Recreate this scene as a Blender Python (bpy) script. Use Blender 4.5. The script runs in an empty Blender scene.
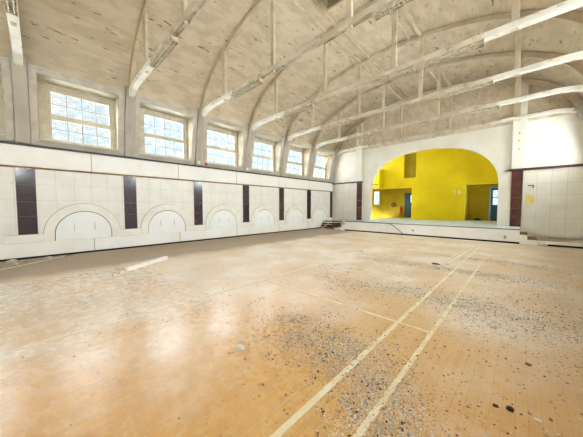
import bpy, bmesh, math, random
from mathutils import Vector, Matrix
random.seed(7)
SC = bpy.context.scene
COL = SC.collection

# ------------------------------------------------------------------ dimensions (metres)
HW = 13.0                      # hall width
YB, YE = -3.1, 16.1            # rear wall, stage end wall
P0, BAY = -0.25, 2.69          # first pier and bay length
PIERS = [P0 + BAY * k for k in range(7)]
ZL = 3.43                      # ledge height
VC, VA, VBZ, VZ0 = 6.5, 6.14, 2.75, 5.6   # barrel vault ellipse
ST = 0.63                      # stage height
SY = 14.19                     # stage front


def vault(x, a=VA, b=VBZ, z0=VZ0):
    u = min(1.0, abs((x - VC) / a))
    return z0 + b * math.sqrt(max(0.0, 1 - u * u))


# ------------------------------------------------------------------ materials
def nt(m):
    m.use_nodes = True
    t = m.node_tree
    t.nodes.clear()
    return t, t.nodes, t.links


def mth(t, op, a, b=None, c=None, clamp=False):
    n = t.nodes.new('ShaderNodeMath')
    n.operation = op
    n.use_clamp = clamp
    for i, v in enumerate((a, b, c)):
        if v is None:
            continue
        if isinstance(v, (int, float)):
            n.inputs[i].default_value = v
        else:
            t.links.new(v, n.inputs[i])
    return n.outputs[0]


def noise(t, vec, scale, detail=4.0, rough=0.55):
    n = t.nodes.new('ShaderNodeTexNoise')
    n.inputs['Scale'].default_value = scale
    n.inputs['Detail'].default_value = detail
    n.inputs['Roughness'].default_value = rough
    t.links.new(vec, n.inputs['Vector'])
    return n.outputs['Fac']


def ramp(t, fac, lo, hi):
    n = t.nodes.new('ShaderNodeMapRange')
    n.interpolation_type = 'SMOOTHSTEP'
    n.inputs['From Min'].default_value = lo
    n.inputs['From Max'].default_value = hi
    t.links.new(fac, n.inputs['Value'])
    return n.outputs['Result']


def mix(t, fac, a, b):
    n = t.nodes.new('ShaderNodeMix')
    n.data_type = 'RGBA'
    if isinstance(fac, (int, float)):
        n.inputs[0].default_value = fac
    else:
        t.links.new(fac, n.inputs[0])
    for i, v in ((6, a), (7, b)):
        if isinstance(v, tuple):
            n.inputs[i].default_value = (*v, 1)
        else:
            t.links.new(v, n.inputs[i])
    return n.outputs[2]


def scaled(t, vec, s):
    n = t.nodes.new('ShaderNodeVectorMath')
    n.operation = 'MULTIPLY'
    t.links.new(vec, n.inputs[0])
    n.inputs[1].default_value = s
    return n.outputs[0]


def principled(t, col, rough=0.6, spec=0.4, metal=0.0, bump=None, bstr=0.2, bdist=0.01):
    p = t.nodes.new('ShaderNodeBsdfPrincipled')
    o = t.nodes.new('ShaderNodeOutputMaterial')
    if isinstance(col, tuple):
        p.inputs['Base Color'].default_value = (*col, 1)
    else:
        t.links.new(col, p.inputs['Base Color'])
    if isinstance(rough, (int, float)):
        p.inputs['Roughness'].default_value = rough
    else:
        t.links.new(rough, p.inputs['Roughness'])
    p.inputs['Specular IOR Level'].default_value = spec
    p.inputs['Metallic'].default_value = metal
    if bump is not None:
        b = t.nodes.new('ShaderNodeBump')
        b.inputs['Strength'].default_value = bstr
        b.inputs['Distance'].default_value = bdist
        t.links.new(bump, b.inputs['Height'])
        t.links.new(b.outputs['Normal'], p.inputs['Normal'])
    t.links.new(p.outputs[0], o.inputs[0])
    return p


def worldpos(t):
    return t.nodes.new('ShaderNodeNewGeometry').outputs['Position']


def paint(name, a, b, stain=None, scale=1.5, stretch=(1, 1, 1), lo=0.4, hi=0.6, slo=0.62, shi=0.68, sscale=3.0,
          sstretch=(1, 1, 1), rough=0.65, spec=0.3, bstr=0.15, objco=False, streak=0.0):
    """Aged paint: two tones clouded into each other, and peeled patches of a third."""
    m = bpy.data.materials.new(name)
    t, N, L = nt(m)
    pos = N.new('ShaderNodeTexCoord').outputs['Object'] if objco else worldpos(t)
    f = ramp(t, noise(t, scaled(t, pos, stretch), scale), lo, hi)
    c = mix(t, f, a, b)
    h = f
    if streak:
        k = ramp(t, noise(t, scaled(t, pos, (9, .35, 9)), 2.0, 3), 0.42, 0.66)
        k2 = ramp(t, noise(t, pos, 0.7, 5), 0.35, 0.7)
        c = mix(t, mth(t, 'MULTIPLY', mth(t, 'MULTIPLY_ADD', k2, 0.6, 0.4), mth(t, 'MULTIPLY', k, streak)), c, tuple(v * 0.55 for v in b))
    if stain:
        s = ramp(t, noise(t, scaled(t, pos, sstretch), sscale, 6.0, 0.65), slo, shi)
        c = mix(t, s, c, stain)
        h = mth(t, 'SUBTRACT', 1.0, s)
    principled(t, c, rough, spec, bump=h, bstr=bstr)
    return m


def plain(name, col, rough=0.5, spec=0.4, metal=0.0):
    return paint(name, col, tuple(min(1, v * 0.88) for v in col), None, 6.0, rough=rough, spec=spec, bstr=0.05, objco=True) \
        if metal == 0 else _metal(name, col, rough)


def _metal(name, col, rough):
    m = bpy.data.materials.new(name)
    t, N, L = nt(m)
    f = noise(t, N.new('ShaderNodeTexCoord').outputs['Object'], 20)
    principled(t, mix(t, f, col, tuple(v * 0.8 for v in col)), rough, 0.5, 1.0)
    return m


def tiles(name, axis, w, hgt, off, zoff, base, joint):
    """White wall tiles with thin grey joints in world metres."""
    m = bpy.data.materials.new(name)
    t, N, L = nt(m)
    pos = worldpos(t)
    s = N.new('ShaderNodeSeparateXYZ')
    L.new(pos, s.inputs[0])

    def line(v, pitch, o):
        q = mth(t, 'DIVIDE', mth(t, 'SUBTRACT', v, o), pitch)
        fr = mth(t, 'ABSOLUTE', mth(t, 'SUBTRACT', mth(t, 'FRACT', q), 0.5))
        return mth(t, 'GREATER_THAN', fr, 0.5 - 0.006 / pitch)
    j = mth(t, 'MAXIMUM', line(s.outputs[axis], w, off), line(s.outputs[2], hgt, zoff))
    nz = ramp(t, noise(t, pos, 2.2), 0.35, 0.7)
    c = mix(t, nz, base, tuple(v * 0.93 for v in base))
    st = ramp(t, noise(t, scaled(t, pos, (1, 1, 0.35)), 5.0, 6), 0.68, 0.78)
    c = mix(t, mth(t, 'MULTIPLY', st, 0.5), c, (0.42, 0.36, 0.27))
    fade = ramp(t, noise(t, pos, 1.1), 0.3, 0.6)
    c = mix(t, mth(t, 'MULTIPLY', j, mth(t, 'MULTIPLY_ADD', fade, 0.5, 0.35)), c, joint)
    principled(t, c, 0.4, 0.4, bump=mth(t, 'SUBTRACT', 1.0, j), bstr=0.3, bdist=0.004)
    return m


M = {}
M['vault'] = paint('vault_plaster', (0.71, 0.625, 0.485), (0.61, 0.52, 0.385), (0.30, 0.19, 0.09), 3.0, (1, 0.5, 1), 0.38, 0.62,
                   0.60, 0.68, 3.2, (2.4, 0.6, 2.4), 0.85, 0.15, 0.5, streak=0.2)
M['beam'] = paint('beam_paint', (0.68, 0.63, 0.52), (0.56, 0.50, 0.38), (0.30, 0.20, 0.11), 2.0, (1, 1, 1), 0.4, 0.6, 0.58, 0.65, 6.0,
                  (0.5, 1, 2), 0.7, 0.2, 0.3, True)
M['beam_end'] = paint('beam_white_paint', (0.83, 0.80, 0.73), (0.72, 0.68, 0.59), (0.33, 0.24, 0.14), 2.0, (1, 1, 1), 0.4, 0.65, 0.62, 0.68, 7.0,
                      (0.5, 1, 2), 0.6, 0.3, 0.3, True)
M['rib'] = paint('rib_paint', (0.64, 0.56, 0.43), (0.54, 0.46, 0.33), (0.34, 0.23, 0.12), 2.0, (1, 1, 1), 0.4, 0.6, 0.66, 0.70, 4.0,
                 (1, 1, 1), 0.75, 0.2, 0.2, True)
M['upper'] = paint('upper_wall_paint', (0.49, 0.445, 0.385), (0.41, 0.37, 0.315), (0.36, 0.29, 0.20), 1.3, (1, 1, 0.6), 0.4, 0.65, 0.68, 0.76, 4.0,
                   (1, 1, 0.4), 0.7, 0.25, 0.1)
M['casing'] = paint('casing_paint', (0.56, 0.52, 0.46), (0.48, 0.44, 0.38), (0.45, 0.38, 0.27), 3, (1, 1, 1), 0.4, 0.6, 0.70, 0.78, 6, rough=0.55)
M['reveal'] = paint('reveal_paint', (0.42, 0.345, 0.23), (0.34, 0.275, 0.175), None, 3, rough=0.6)
M['sash'] = paint('sash_paint', (0.64, 0.59, 0.49), (0.54, 0.49, 0.39), None, 5, rough=0.5)
M['bar'] = plain('glazing_bar_paint', (0.24, 0.25, 0.25), 0.5)
M['gable'] = paint('gable_paint', (0.83, 0.79, 0.71), (0.76, 0.715, 0.62), (0.52, 0.44, 0.32), 0.8, (1, 1, 1), 0.4, 0.65, 0.72, 0.8, 3, rough=0.7, spec=0.2)
M['tile_side'] = tiles('side_wall_tiles', 1, BAY / 6, 0.5, P0 + 0.2, 0.8, (0.87, 0.86, 0.83), (0.58, 0.57, 0.54))
M['tile_end'] = tiles('end_wall_tiles', 0, 0.47, 0.53, 11.33, 0.56, (0.83, 0.79, 0.71), (0.50, 0.46, 0.40))
M['board'] = paint('white_board_paint', (0.93, 0.93, 0.92), (0.89, 0.885, 0.87), (0.62, 0.58, 0.50), 1.2, (1, 1, 1), 0.4, 0.65, 0.74, 0.8, 7, rough=0.45)
M['cover'] = paint('cool_white_board', (0.92, 0.94, 0.955), (0.89, 0.91, 0.93), None, 2, rough=0.45, bstr=0.02, objco=True)
M['stone'] = paint('base_course_stone', (0.90, 0.885, 0.85), (0.84, 0.825, 0.78), (0.55, 0.50, 0.42), 2, (1, 1, 1), 0.4, 0.6, 0.72, 0.8, 8, rough=0.5)
M['black'] = plain('black_gap_shade', (0.012, 0.011, 0.011), 0.8, 0.2)  # near-black colour stands in for the shade inside gaps
M['joint'] = plain('grey_joint', (0.34, 0.32, 0.29), 0.8, 0.2)
M['ledge'] = plain('ledge_dark_paint', (0.035, 0.032, 0.035), 0.4)
M['maroon_ledge'] = plain('maroon_ledge_paint', (0.085, 0.030, 0.026), 0.45)
M['sill'] = paint('grey_sill_paint', (0.66, 0.65, 0.63), (0.58, 0.57, 0.54), None, 3, rough=0.6)
M['yellow'] = paint('yellow_wall_paint', (0.73, 0.59, 0.007), (0.67, 0.535, 0.006), (0.48, 0.37, 0.015), 0.8, (1, 1, 1), 0.4, 0.65, 0.70, 0.8, 3, rough=0.55, spec=0.25, bstr=0.05)
M['olive_shade'] = paint('shaded_yellow_wall', (0.40, 0.31, 0.02), (0.33, 0.25, 0.02), (0.20, 0.14, 0.02), 1.5, (1, 1, 1), 0.4, 0.65, 0.66, 0.76, 3, rough=0.6, spec=0.2)  # yellow darkened to olive, recess shade put into the colour
M['stage_floor'] = paint('stage_floor_paint', (0.56, 0.65, 0.72), (0.49, 0.58, 0.64), (0.42, 0.42, 0.38), 2.5, (1, 1, 1), 0.4, 0.6, 0.68, 0.76, 6, rough=0.6)
M['blue'] = plain('blue_door_paint', (0.014, 0.075, 0.21), 0.4)
M['paleblue'] = plain('pale_blue_frame_paint', (0.26, 0.46, 0.95), 0.5)
M['red'] = plain('red_paint', (0.42, 0.03, 0.025), 0.4)
M['hose'] = plain('black_rubber', (0.02, 0.015, 0.012), 0.6)
M['white_enamel'] = plain('white_enamel', (0.80, 0.79, 0.74), 0.35)
M['tube'] = plain('milky_glass_tube', (0.86, 0.86, 0.82), 0.2, 0.5)
M['fitting'] = paint('grimy_fitting_paint', (0.60, 0.54, 0.40), (0.42, 0.35, 0.23), None, 8, rough=0.5, objco=True)
M['steel'] = plain('dull_steel', (0.45, 0.44, 0.42), 0.4, metal=1.0)
M['wire'] = plain('rusty_wire', (0.42, 0.35, 0.22), 0.6)
M['timber'] = paint('raw_timber', (0.30, 0.17, 0.08), (0.16, 0.085, 0.04), None, 3, (8, 1, 1), 0.3, 0.7, rough=0.8, objco=True)
M['pale_timber'] = paint('painted_timber', (0.80, 0.75, 0.64), (0.70, 0.62, 0.49), (0.40, 0.28, 0.15), 3, (1, 8, 1), 0.3, 0.7, 0.68, 0.72, 6, rough=0.7, objco=True)
M['tan'] = paint('bare_screed', (0.52, 0.43, 0.30), (0.42, 0.33, 0.22), (0.30, 0.23, 0.15), 2.5, rough=0.85)
M['paper'] = plain('yellow_paper', (0.80, 0.68, 0.18), 0.7)
M['plaster'] = paint('broken_plaster', (0.76, 0.73, 0.66), (0.60, 0.56, 0.49), None, 9, rough=0.9, objco=True)
M['flake_grey'] = plain('grey_paint_flake', (0.40, 0.38, 0.35), 0.8, 0.1)
M['flake_pale'] = plain('pale_paint_flake', (0.76, 0.72, 0.64), 0.8, 0.1)
M['flake_dark'] = plain('dark_paint_flake', (0.085, 0.065, 0.055), 0.8, 0.1)
M['flake_brown'] = plain('brown_flake', (0.30, 0.17, 0.08), 0.8, 0.1)
M['tape'] = paint('worn_court_line_paint', (0.84, 0.76, 0.56), (0.76, 0.65, 0.43), (0.52, 0.34, 0.16), 5, (1, 1, 1), 0.4, 0.6, 0.62, 0.68, 9, rough=0.6)
M['thin_tape'] = paint('faded_court_line_paint', (0.87, 0.80, 0.68), (0.78, 0.66, 0.50), (0.64, 0.47, 0.30), 5, (1, 1, 1), 0.4, 0.6, 0.58, 0.66, 9, rough=0.6)


def marble():
    m = bpy.data.materials.new('maroon_marble')
    t, N, L = nt(m)
    pos = worldpos(t)
    oi = N.new('ShaderNodeObjectInfo').outputs['Random']
    v = mix(t, ramp(t, noise(t, pos, 7, 8, 0.7), 0.45, 0.7), (0.030, 0.007, 0.013), (0.065, 0.030, 0.042))
    v = mix(t, mth(t, 'MULTIPLY', oi, 0.6), v, (0.055, 0.045, 0.068))
    principled(t, v, 0.14, 0.8)
    return m


M['marble'] = marble()
M['brown_panel'] = paint('dark_brown_panel', (0.125, 0.032, 0.022), (0.06, 0.018, 0.016), (0.20, 0.19, 0.19), 2, (1, 1, 2), 0.35, 0.65, 0.66, 0.72, 2, (1, 1, 2), 0.25, 0.5)


def glass():
    m = bpy.data.materials.new('window_glass')
    t, N, L = nt(m)
    a = N.new('ShaderNodeBsdfTransparent')
    pos = worldpos(t)
    f = ramp(t, noise(t, scaled(t, pos, (1, 1, 1.6)), 5.0, 5), 0.35, 0.7)
    L.new(mix(t, f, (0.82, 0.90, 0.93), (0.98, 0.99, 1.0)), a.inputs['Color'])
    b = N.new('ShaderNodeBsdfGlossy')
    b.inputs['Roughness'].default_value = 0.03
    mx = N.new('ShaderNodeMixShader')
    mx.inputs[0].default_value = 0.06
    L.new(a.outputs[0], mx.inputs[1])
    L.new(b.outputs[0], mx.inputs[2])
    o = N.new('ShaderNodeOutputMaterial')
    L.new(mx.outputs[0], o.inputs[0])
    return m


M['glass'] = glass()


def floor_mat():
    m = bpy.data.materials.new('worn_strip_floor')
    t, N, L = nt(m)
    pos = worldpos(t)
    s = N.new('ShaderNodeSeparateXYZ')
    L.new(pos, s.inputs[0])
    X, Y = s.outputs[0], s.outputs[1]
    # strips run along the hall (Y)
    bw = 0.075
    q = mth(t, 'DIVIDE', X, bw)
    cell = mth(t, 'FLOOR', q)
    fr = mth(t, 'ABSOLUTE', mth(t, 'SUBTRACT', mth(t, 'FRACT', q), 0.5))
    joint = mth(t, 'GREATER_THAN', fr, 0.475)
    wn = N.new('ShaderNodeTexWhiteNoise')
    wn.noise_dimensions = '2D'
    cv = N.new('ShaderNodeCombineXYZ')
    L.new(cell, cv.inputs[0])
    L.new(mth(t, 'FLOOR', mth(t, 'ADD', mth(t, 'DIVIDE', Y, 1.9), mth(t, 'MULTIPLY', cell, 0.37))), cv.inputs[1])
    L.new(cv.outputs[0], wn.inputs['Vector'])
    grain = noise(t, scaled(t, pos, (14, 0.9, 1)), 2.0, 5)
    big = ramp(t, noise(t, pos, 0.55, 4), 0.35, 0.68)
    c = mix(t, big, (0.62, 0.325, 0.085), (0.68, 0.405, 0.145))
    c = mix(t, mth(t, 'MULTIPLY', wn.outputs['Value'], 0.22), c, (0.74, 0.52, 0.26))
    c = mix(t, mth(t, 'MULTIPLY', ramp(t, grain, 0.4, 0.75), 0.30), c, (0.45, 0.22, 0.08))
    # dust lies thick towards the far end and the window side, thin in the trodden middle
    far = ramp(t, Y, 1.2, 6.0)
    side = ramp(t, mth(t, 'SUBTRACT', 10.2, X), 0.8, 5.0)
    amt = mth(t, 'MAXIMUM', far, side)
    cloud = noise(t, pos, 0.8, 6, 0.6)
    fine = noise(t, scaled(t, pos, (1, 1, 1)), 7.0, 6, 0.7)
    d = mth(t, 'ADD', mth(t, 'MULTIPLY', amt, 0.8), mth(t, 'MULTIPLY', mth(t, 'SUBTRACT', cloud, 0.46), 1.3))
    d = mth(t, 'ADD', d, mth(t, 'MULTIPLY', mth(t, 'SUBTRACT', fine, 0.5), 0.6), clamp=True)
    dustc = mix(t, ramp(t, cloud, 0.4, 0.65), (0.73, 0.63, 0.515), (0.81, 0.755, 0.69))
    c = mix(t, mth(t, 'MULTIPLY', d, 0.85), c, dustc)
    c = mix(t, mth(t, 'MULTIPLY', joint, mth(t, 'MULTIPLY_ADD', d, -0.28, 0.34)), c, (0.25, 0.12, 0.05))
    # bare, unvarnished border along the window wall; browner band along the opposite one
    edge = mth(t, 'ADD', X, mth(t, 'MULTIPLY', mth(t, 'SUBTRACT', noise(t, pos, 1.2, 5), 0.5), 1.2))
    bl = mth(t, 'SUBTRACT', 1.0, ramp(t, edge, 2.5, 3.4))
    br = ramp(t, edge, 10.7, 11.8)
    taupe = mix(t, fine, (0.33, 0.255, 0.185), (0.45, 0.36, 0.27))
    c = mix(t, mth(t, 'MULTIPLY', bl, 0.9), c, taupe)
    c = mix(t, mth(t, 'MULTIPLY', br, 0.55), c, (0.43, 0.29, 0.15))
    # small dents and specks
    vo = N.new('ShaderNodeTexVoronoi')
    vo.inputs['Scale'].default_value = 5.5
    L.new(pos, vo.inputs['Vector'])
    sp = mth(t, 'MULTIPLY', mth(t, 'LESS_THAN', vo.outputs['Distance'], 0.085), mth(t, 'GREATER_THAN', noise(t, pos, 3), 0.5))
    c = mix(t, mth(t, 'MULTIPLY', sp, 0.6), c, (0.28, 0.15, 0.07))
    rough = mth(t, 'MULTIPLY_ADD', fine, 0.22, mth(t, 'MULTIPLY_ADD', far, 0.25, 0.16))
    rough = mth(t, 'ADD', rough, mth(t, 'MULTIPLY', bl, 0.4), clamp=True)
    hgt = mth(t, 'SUBTRACT', mth(t, 'MULTIPLY', grain, 0.4), joint)
    p = principled(t, c, rough, 0.5, bump=hgt, bstr=0.12, bdist=0.004)
    # every strip lies at a slightly different tilt
    tl = N.new('ShaderNodeCombineXYZ')
    L.new(mth(t, 'MULTIPLY', mth(t, 'SUBTRACT', wn.outputs['Value'], 0.5), 0.05), tl.inputs[0])
    ad = N.new('ShaderNodeVectorMath')
    ad.operation = 'ADD'
    L.new(N.new('ShaderNodeNewGeometry').outputs['Normal'], ad.inputs[0])
    L.new(tl.outputs[0], ad.inputs[1])
    no = N.new('ShaderNodeVectorMath')
    no.operation = 'NORMALIZE'
    L.new(ad.outputs[0], no.inputs[0])
    bn = [n_ for n_ in N if n_.bl_idname == 'ShaderNodeBump'][0]
    L.new(no.outputs[0], bn.inputs['Normal'])
    return m


M['floor'] = floor_mat()


# ------------------------------------------------------------------ geometry helpers
class MB:
    """Collects shapes and links them as ONE mesh object."""

    def __init__(self):
        self.bm = bmesh.new()
        self.slot = 0

    def face(self, vs):
        try:
            f = self.bm.faces.new(vs)
            f.material_index = self.slot
            return f
        except ValueError:
            return None

    def box(self, x0, x1, y0, y1, z0, z1):
        v = [self.bm.verts.new((x, y, z)) for z in (z0, z1) for y in (y0, y1) for x in (x0, x1)]
        for q in ((0, 2, 3, 1), (4, 5, 7, 6), (0, 1, 5, 4), (2, 6, 7, 3), (0, 4, 6, 2), (1, 3, 7, 5)):
            self.face([v[i] for i in q])
        return self

    def prism(self, pts, plane, a0, a1):
        """Polygon pts extruded between a0 and a1; plane 'xz' extrudes along y, 'yz' along x, 'xy' along z."""
        def P(p, a):
            return {'xz': (p[0], a, p[1]), 'yz': (a, p[0], p[1]), 'xy': (p[0], p[1], a)}[plane]
        A = [self.bm.verts.new(P(p, a0)) for p in pts]
        B = [self.bm.verts.new(P(p, a1)) for p in pts]
        n = len(pts)
        self.face(A)
        self.face(B[::-1])
        for i in range(n):
            self.face([A[i], B[i], B[(i + 1) % n], A[(i + 1) % n]])
        return self

    def band(self, lo, hi, plane, a0, a1):
        """Solid between two polylines of equal length (arch rings, walls with a curved edge)."""
        def P(p, a):
            return {'xz': (p[0], a, p[1]), 'yz': (a, p[0], p[1])}[plane]
        r = [[self.bm.verts.new(P(p, a)) for p in line] for line in (lo, hi) for a in (a0, a1)]
        l0, l1, h0, h1 = r
        for i in range(len(lo) - 1):
            self.face([l0[i], l0[i + 1], h0[i + 1], h0[i]])
            self.face([l1[i], h1[i], h1[i + 1], l1[i + 1]])
            self.face([l0[i], l1[i], l1[i + 1], l0[i + 1]])
            self.face([h0[i], h0[i + 1], h1[i + 1], h1[i]])
        for i in (0, -1):
            self.face([l0[i], h0[i], h1[i], l1[i]])
        return self

    def tube(self, pts, r, n=8):
        pts = [Vector(p) for p in pts]
        rings = []
        for i, p in enumerate(pts):
            d = (pts[min(i + 1, len(pts) - 1)] - pts[max(i - 1, 0)]).normalized()
            u = d.orthogonal().normalized() if i == 0 else (u - d * u.dot(d)).normalized()
            w = d.cross(u)
            rr = r[i] if isinstance(r, (list, tuple)) else r
            rings.append([self.bm.verts.new(p + (u * math.cos(k * 2 * math.pi / n) + w * math.sin(k * 2 * math.pi / n)) * rr) for k in range(n)])
        for a, b in zip(rings, rings[1:]):
            for k in range(n):
                self.face([a[k], a[(k + 1) % n], b[(k + 1) % n], b[k]])
        self.face(rings[0][::-1])
        self.face(rings[-1])
        return self

    def bar(self, p, q, w, h):
        """Rectangular bar from p to q, w across and h high."""
        p, q = Vector(p), Vector(q)
        d = (q - p).normalized()
        s = d.cross(Vector((0, 0, 1)))
        s = Vector((1, 0, 0)) if s.length < 1e-4 else s.normalized()
        u = s.cross(d).normalized()
        A = [self.bm.verts.new(e + s * a * w / 2 + u * b * h / 2) for e in (p, q) for a, b in ((-1, -1), (1, -1), (1, 1), (-1, 1))]
        for f in ((0, 1, 2, 3), (7, 6, 5, 4), (0, 4, 5, 1), (1, 5, 6, 2), (2, 6, 7, 3), (3, 7, 4, 0)):
            self.face([A[i] for i in f])
        return self

    def build(self, name, mats, parent=None, loc=None, bevel=0.0, smooth=False):
        bmesh.ops.recalc_face_normals(self.bm, faces=self.bm.faces)
        if bevel:
            es = [e for e in self.bm.edges if len(e.link_faces) == 2 and e.calc_face_angle(0) > 0.9]
            bmesh.ops.bevel(self.bm, geom=es, offset=bevel, segments=1, affect='EDGES', profile=0.7, clamp_overlap=True)
        me = bpy.data.meshes.new(name)
        if loc is not None:
            bmesh.ops.translate(self.bm, verts=self.bm.verts, vec=-Vector(loc))
        self.bm.to_mesh(me)
        self.bm.free()
        for mt in (mats if isinstance(mats, (list, tuple)) else [mats]):
            me.materials.append(mt)
        if smooth:
            me.polygons.foreach_set('use_smooth', [True] * len(me.polygons))
        o = bpy.data.objects.new(name, me)
        COL.objects.link(o)
        if parent:
            o.parent = parent
        if loc is not None:
            o.location = loc
        return o


def tag(o, label, cat, group=None, kind=None):
    o['label'] = label
    o['category'] = cat
    if group:
        o['group'] = group
    if kind:
        o['kind'] = kind
    return o


def empty(name, loc, label, cat, group=None, kind=None, rz=0.0):
    o = bpy.data.objects.new(name, None)
    o.empty_display_size = 0.1
    COL.objects.link(o)
    o.location = loc
    o.rotation_euler = (0, 0, rz)
    return tag(o, label, cat, group, kind)


def copy_tree(o, parent=None):
    c = o.copy()
    COL.objects.link(c)
    if parent:
        c.parent = parent
    for ch in list(o.children):
        copy_tree(ch, c)
    return c


ORD = ['first', 'second', 'third', 'fourth', 'fifth', 'sixth', 'seventh']

# ------------------------------------------------------------------ floor, court lines
fl = MB().box(-0.45, HW + 0.45, YB - 0.3, YE + 0.2, -0.15, 0.0).build('floor', M['floor'])
tag(fl, 'worn orange-brown strip wood floor covered in dust and paint flakes', 'floor', kind='structure')
T = 0.003
for (x0, x1, y0, y1, mt, lab) in (
        (9.645, 9.70, -2.5, 13.6, 'tape', None), (10.06, 10.108, -2.5, 9.4, 'tape', None),
        (6.80, 6.845, -2.6, 13.4, 'thin_tape', 'thin faded court line'), (6.845, 10.06, 3.36, 3.40, 'thin_tape', 'thin faded cross line')):
    if mt == 'thin_tape' and x1 - x0 > 1:
        o = MB().box(x0, 9.645, y0, y1, 0, T).box(9.70, x1, y0, y1, 0, T).build('court_line', M[mt], fl)
    else:
        o = MB().box(x0, x1, y0, y1, 0, T).build('court_line', M[mt], fl)
    if lab:
        o['label'] = lab


# ------------------------------------------------------------------ vault with the roof hatch
def vault_shell():
    mb = MB()
    HX, HY = (5.9, 7.1), (5.8, 6.95)
    xs = [VC - VA * math.cos(math.pi * k / 64) for k in range(65)]
    xs = sorted(set(xs) | set(HX))
    ys = [YB, HY[0], HY[1], YE]
    top = [[mb.bm.verts.new((x, y, vault(x))) for y in ys] for x in xs]
    out = [[mb.bm.verts.new((VC + (x - VC) * 1.03, y, vault(x) + 0.16)) for y in ys] for x in xs]
    for i in range(len(xs) - 1):
        for j in range(3):
            if j == 1 and HX[0] - 1e-6 <= xs[i] and xs[i + 1] <= HX[1] + 1e-6:
                continue
            mb.face([top[i][j], top[i][j + 1], top[i + 1][j + 1], top[i + 1][j]])
            mb.face([out[i][j], out[i + 1][j], out[i + 1][j + 1], out[i][j + 1]])
    for j in (0, 3):
        for i in range(len(xs) - 1):
            mb.face([top[i][j], top[i + 1][j], out[i + 1][j], out[i][j]])
    for i in (0, len(xs) - 1):
        for j in range(3):
            mb.face([top[i][j], top[i][j + 1], out[i][j + 1], out[i][j]])
    o = mb.build('ceiling', M['vault'], smooth=True)
    return tag(o, 'cream barrel vaulted ceiling with brown peeling streaks', 'ceiling', kind='structure')


ceil = vault_shell()
h = MB()
x0, x1, y0, y1 = 5.9, 7.1, 5.8, 6.95
for b in ((x0 - .06, x0, y0 - .06, y1 + .06), (x1, x1 + .06, y0 - .06, y1 + .06), (x0, x1, y0 - .06, y0), (x0, x1, y1, y1 + .06)):
    h.box(*b, 8.24, 9.0)
h.box(x0, x1, y0, y1, 8.95, 9.0)
hatch = h.build('roof_hatch', M['reveal'])
tag(hatch, 'dark square hatch shaft opening in the crown of the vault', 'hatch', kind='structure')
for n, (xa, xb) in enumerate(((5.16, 5.28), (5.62, 5.70), (7.30, 7.38), (7.72, 7.84))):
    s = MB().prism([(xa, vault(xa) + .02), (xb, vault(xb) + .02), (xb, vault(xb) - .07), (xa, vault(xa) - .07)], 'xz', YB, YE)
    o = s.build('trim_%d' % (n + 1), M['rib'])
    tag(o, 'long cream batten under the vault, %s of four from the window wall' % ORD[n], 'ceiling batten', kind='structure')


# ------------------------------------------------------------------ side walls with windows
def lean(z):
    return -0.05 + (z - 3.49) * 0.19


HY0, HY1, HZ0, HZ1 = 0.33, 2.36, 3.66, 5.56        # opening within a bay (from the pier centre)


def side_wall(side):
    fx = (lambda x: x) if side == 'left' else (lambda x: HW - x)
    mb = MB()

    def pr(pts, a0, a1):
        mb.prism([(fx(x), z) for x, z in pts], 'xz', a0, a1)
    pr([(-.45, 0), (-.05, 0), (-.05, 3.49), (-.45, 3.49)], YB, YE)
    low = mb.build('wall_' + side, M['tile_side'])
    mb = MB()
    lo = [(-.45, 3.49), (lean(3.49), 3.49), (lean(HZ0), HZ0), (-.45, HZ0)]
    hi = [(-.45, HZ1), (lean(HZ1), HZ1), (lean(5.68), 5.68), (.15, 5.95), (-.45, 5.95)]
    mid = [(-.45, HZ0), (lean(HZ0), HZ0), (lean(HZ1), HZ1), (-.45, HZ1)]
    pr(lo, YB, YE)
    pr(hi, YB, YE)
    edges = [YB]
    for k in range(-1, 6):
        y = P0 + BAY * k
        edges += [y + HY0, y + HY1]
    edges += [YE]
    for a, b in zip(edges[::2], edges[1::2]):
        pr(mid, a, b)
    return low, mb.build('wall_%s_upper' % side, M['upper'])


wl, wlu = side_wall('left')
tag(wl, 'long white tiled side wall below the windows', 'wall', kind='structure')
tag(wlu, 'sloping grey-white upper side wall holding the windows', 'wall', kind='structure')
wr, wru = side_wall('right')
tag(wr, 'opposite long tiled side wall outside the view', 'wall', kind='structure')
tag(wru, 'sloping upper part of the opposite side wall with windows outside the view', 'wall', kind='structure')


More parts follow.
